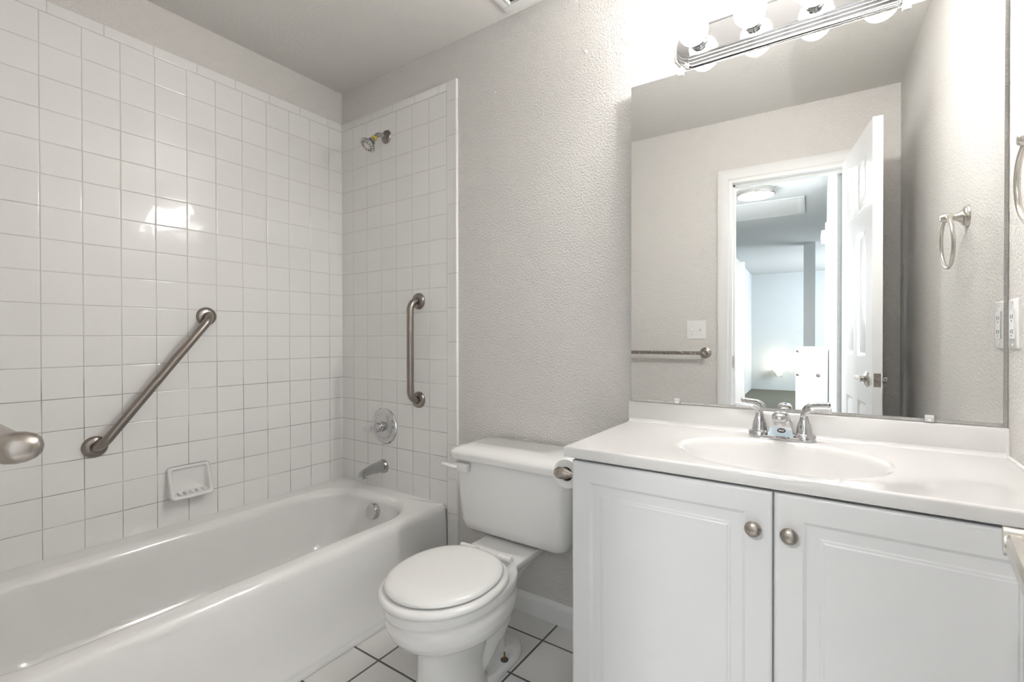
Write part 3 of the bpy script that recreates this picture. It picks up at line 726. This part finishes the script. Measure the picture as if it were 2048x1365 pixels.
# ------------------------------------------------------------------ mirror (its hanging leaves the left side a little proud of the wall)
MTH = math.radians(1.25)
ML, MR, MZ0, MZ1 = 1.617, 2.526, .893, 1.954
my = lambda x: -.0045 + (x - MR) * math.tan(MTH)
t = thing('mirror', 'large frameless wall mirror above the vanity', 'mirror', (2.07, -.01, 1.42))
b = bm_new()
fr = [(ML, my(ML), MZ0), (MR, my(MR), MZ0), (MR, my(MR), MZ1), (ML, my(ML), MZ1)]
nx, ny = math.sin(MTH), -math.cos(MTH)
def off(p, ins, d): 
    sx = 1 if p[0] == ML else -1; sz = 1 if p[2] == MZ0 else -1
    return (p[0] + sx*ins + nx*d, p[1] + ny*d + sx*ins*math.tan(MTH), p[2] + sz*ins)
b.faces.new([b.verts.new(off(p, .0006, .0002)) for p in fr])
obj('silvered_face', b, M['mirror'], t)
b = bm_new(); loft(b, [[(x, YB, .8848), (x, my(x) + .0062, .8848), (x, my(x) + .0062, .905), (x, YB, .905)] for x in (ML + .002, MR - .002)]); obj('added_gap_strip', b, M['wall'], t)  # added wall-coloured strip, keeps the gap below the mirror from going dark
b = bm_new(); loft(b, [[off(p, 0, -.005) for p in fr], [off(p, 0, 0) for p in fr]]); obj('glass_edge', b, M['glassedge'], t)
for (x, z, s_) in ((1.770, MZ0, 1), (2.392, MZ0, 1), (1.782, MZ1, -1), (2.345, MZ1, -1)):
    b = bm_new(); y = my(x)
    box(b, x - .009, x + .009, y - .006, y - .0006, z - .0075 if s_ > 0 else z - .010, z + .010 if s_ > 0 else z + .014, bev=.0015)
    box(b, x - .009, x + .009, y - .0006, YB, z - .0075 if s_ > 0 else z + .0008, z - .0008 if s_ > 0 else z + .014)
    c_ = obj('clip', b, M['clip'], t)
    b = bm_new(); lathe(b, [(.0035, 0), (.003, .0012), (.001, .0016)], (x, y - .006, z - s_*.003), (0, -1, 0), 12); obj('screw', b, M['plate'], c_)

# ------------------------------------------------------------------ vanity light
LX0, LX1, LZc = 1.815, 2.327, 2.029
t = thing('vanity_light', 'chrome strip light with glowing globe bulbs over the mirror', 'wall light', (2.07, YB, LZc))
PR = [(.0595, 0), (.0595, .006), (.0565, .011), (.0555, .012), (.0550, .018), (.0515, .022), (.0505, .023), (.0500, .029), (.0465, .033), (.0455, .034), (.045, .040), (.041, .044), (.039, .0445)]
for xc, sg in ((LX0, -1), (LX1, 1)):
    b = bm_new(); seg = 24; rings = []
    for r, h in PR:
        rings.append([(xc + sg*r*math.sin(PI*i/seg), YB - h, LZc + r*math.cos(PI*i/seg)) for i in range(seg + 1)])
    L = [[b.verts.new(p) for p in rg] for rg in rings]
    for a_, c_ in zip(L, L[1:]):
        for i in range(seg): b.faces.new((a_[i], a_[i+1], c_[i+1], c_[i]))
    b.faces.new(L[-1])
    obj('end_cap', b, M['chrome'], t, 30)
PR2 = [(r + .003, h + .003) for r, h in PR]
for s_ in (1, -1):
    b = bm_new(); loft(b, [[(x, YB - h, LZc + s_*r) for r, h in PR2] + [(x, YB - .040, LZc + s_*.036), (x, YB, LZc + s_*.036)] for x in (LX0 - .004, LX1 + .004)])
    obj('reeded_rail', b, M['chrome'], t, 25)
b = bm_new(); box(b, LX0 - .001, LX1 + .001, YB - .0435, YB, LZc - .0385, LZc + .0385); obj('mirrored_panel', b, M['chrome'], t)
for k in range(4):
    x = 1.839 + .154*k
    b = bm_new(); lathe(b, [(.025, 0), (.025, .004), (.021, .007), (.020, .016), (.0225, .018), (.0225, .026), (.020, .028), (.017, .022)], (x, YB - .0435, LZc - .002), (0, -1, 0), 32); obj('socket', b, M['chrome'], t)
    b = bm_new(); prof = [(.0135, .018), (.0145, .022)]
    R_ = .0425
    for i in range(1, 19):
        a = PI*(.115 + .885*i/18); prof.append((R_*math.sin(a), .0635 - R_*math.cos(a)))
    lathe(b, prof, (x, YB - .0435, LZc - .002), (0, -1, 0), 40); obj('bulb', b, M['bulb'], t, 180)

# ------------------------------------------------------------------ towel ring, towel bar, plates
def post(b, o, n, L):
    lathe(b, [(.034, 0), (.034, .003), (.032, .006), (.028, .0075), (.027, .010), (.024, .0125), (.0185, .0145), (.0165, .018), (.012, .023), (.0095, .031), (.0088, L - .016), (.0105, L - .008)], o, n, 40)
t = thing('towel_ring', 'brushed nickel towel ring on the wall beside the mirror', 'towel ring', (XR, -.350, 1.462))
o = Vector((XR, -.350, 1.462))
b = bm_new(); post(b, o, (-1, 0, 0), .049); obj('post', b, M['satin'], t)
b = bm_new(); lathe(b, [(.001, -.018), (.008, -.0165), (.0125, -.010), (.0145, 0), (.0125, .010), (.008, .0165), (.001, .018)], o + Vector((-.047, 0, 0)), (-1, 0, 0), 28); obj('end_cap', b, M['satin'], t)
b = bm_new(); torus(b, o + Vector((-.047, 0, -.077)), (1, 0, .04), .0745, .0052, 64, 14); obj('ring', b, M['satin'], t)

t = thing('towel_bar', 'brushed nickel towel bar on the door wall, its egg-shaped end close by', 'towel bar', (1.25, YF, 1.017))
TBX1, TBX0, TBY, TBZ = 1.590, .980, YF + .075, 1.005
for x in (TBX0, TBX1):
    o = Vector((x, YF, TBZ)); b = bm_new(); post(b, o, (0, 1, 0), .070); obj('post', b, M['nickel'], t)
    b = bm_new(); s_ = 1 if x == TBX1 else -1
    lathe(b, [(.0085, -.013), (.0112, -.010), (.0136, -.005), (.0146, .002), (.0138, .009), (.0112, .0155), (.007, .0195), (.001, .021)], (x, TBY, TBZ - .003), (s_*.12, 1, 0), 36); obj('end_knob', b, M['nickel'], t)
b = bm_new(); tube(b, [(TBX0 + .008, TBY, TBZ), (TBX1 - .004, TBY, TBZ)], .0110, 20); obj('bar', b, M['nickel'], t)

t = thing('outlet', 'white double wall outlet beside the mirror edge', 'outlet', (XR, -.055, 1.130))
b = bm_new()
def xr(yc, zc, hy, hz, r, x, n=6): return [(x, p, q) for p, q, _ in rrect(yc, zc, hy, hz, r, 0, n)]
loft(b, [xr(-.055, 1.130, .0355, .0575, .004, XR), xr(-.055, 1.130, .0355, .0575, .004, XR - .003), xr(-.055, 1.130, .033, .055, .004, XR - .005)]); obj('cover_plate', b, M['plate'], t)
b = bm_new(); loft(b, [xr(-.055, 1.130, .0168, .0335, .002, XR - .005), xr(-.055, 1.130, .0165, .0332, .002, XR - .0072)]); rc = obj('receptacle', b, M['plate'], t)
for zc in (1.147, 1.113):
    b = bm_new(); box(b, XR - .0078, XR - .0071, -.0625, -.0608, zc - .005, zc + .005); box(b, XR - .0078, XR - .0071, -.0492, -.0475, zc - .004, zc + .004); box(b, XR - .0078, XR - .0071, -.0575, -.0525, zc - .0115, zc - .0085); obj('slots', b, M['rubber'], rc)
for zc in (1.130 - .048, 1.130 + .048):
    b = bm_new(); lathe(b, [(.0032, 0), (.0028, .001), (.0005, .0012)], (XR - .005, -.055, zc), (-1, 0, 0), 12); obj('screw', b, M['ivory'], t)

t = thing('light_switch', 'white double toggle switch plate above the towel bar, reflected in the mirror', 'light switch', (1.536, YF, 1.149))
def yr2(xc, zc, hx, hz, r, y, n=6): return [(p, y, q) for p, q, _ in rrect(xc, zc, hx, hz, r, 0, n)]
b = bm_new(); loft(b, [yr2(1.536, 1.149, .0575, .0575, .003, YF), yr2(1.536, 1.149, .0575, .0575, .003, YF + .003), yr2(1.536, 1.149, .055, .055, .003, YF + .006)]); obj('cover_plate', b, M['plate'], t)
for k, x in enumerate((1.513, 1.559)):
    b = bm_new(); box(b, x - .0052, x + .0052, YF + .005, YF + .0066, 1.149 - .012, 1.149 + .012); obj('slot', b, M['ivory'], t)
    b = bm_new(); dz = -.006 if k == 0 else .006
    loft(b, [[(x + a*.0042, YF + y, 1.149 + z) for a, z in ((-1, c - h), (1, c - h), (1, c + h), (-1, c + h))] for y, c, h in ((.006, 0, .008), (.013, dz*.8, .006), (.016, dz*1.1, .0045))]); obj('toggle', b, M['plate'], t)
    for zc in (1.149 - .030, 1.149 + .030):
        b = bm_new(); lathe(b, [(.003, 0), (.0026, .001), (.0005, .0012)], (x, YF + .006, zc), (0, 1, 0), 12); obj('screw', b, M['ivory'], t)

t = thing('air_vent', 'white ceiling air vent grille close to the back wall', 'vent', (1.25, -.17, H))
vx0, vx1, vy0, vy1 = 1.102, 1.42, -.32, -.020
b = bm_new()
for a in ((vx0, vx1, vy0, vy0 + .035), (vx0, vx1, vy1 - .035, vy1), (vx0, vx0 + .035, vy0 + .035, vy1 - .035), (vx1 - .035, vx1, vy0 + .035, vy1 - .035)): box(b, *a, H - .012, H, bev=.003)
for a in ((vx0 + .038, vx1 - .038, vy0 + .038, vy0 + .044), (vx0 + .038, vx1 - .038, vy1 - .044, vy1 - .038), (vx0 + .038, vx0 + .044, vy0 + .044, vy1 - .044), (vx1 - .044, vx1 - .038, vy0 + .044, vy1 - .044)): box(b, *a, H - .017, H - .004, bev=.001)
obj('frame', b, M['plate'], t)
b = bm_new(); box(b, vx0 + .03, vx1 - .03, vy0 + .03, vy1 - .03, H - .003, H - .0012); obj('backing', b, M['dark'], t)
for k in range(9):
    y = vy0 + .058 + k*.0225
    b = bm_new(); loft(b, [[(x, y - .008, H - .013), (x, y - .007, H - .015), (x, y + .008, H - .006), (x, y + .007, H - .004)] for x in (vx0 + .044, vx1 - .044)]); obj('louvre', b, M['plate'], t)

b = bm_new(); lathe(b, [(.006, -.001), (.0065, .002), (.005, .005), (.002, .0065), (.001, .006)], (1.433, YB, 2.153), (0, -1, 0), 16)
tag(recenter(obj('wall_anchor', b, M['plate']), (1.433, YB, 2.153)), 'tiny white plug high on the wall near the strip light', 'wall plug')
b = bm_new(); lathe(b, [(.005, -.001), (.0045, .002), (.001, .0032)], (1.017, YB, 2.125), (0, -1, 0), 16)
tag(recenter(obj('wall_anchor', b, M['plate']), (1.017, YB, 2.125)), 'tiny painted-over plug on the wall near the tile edge', 'wall plug')
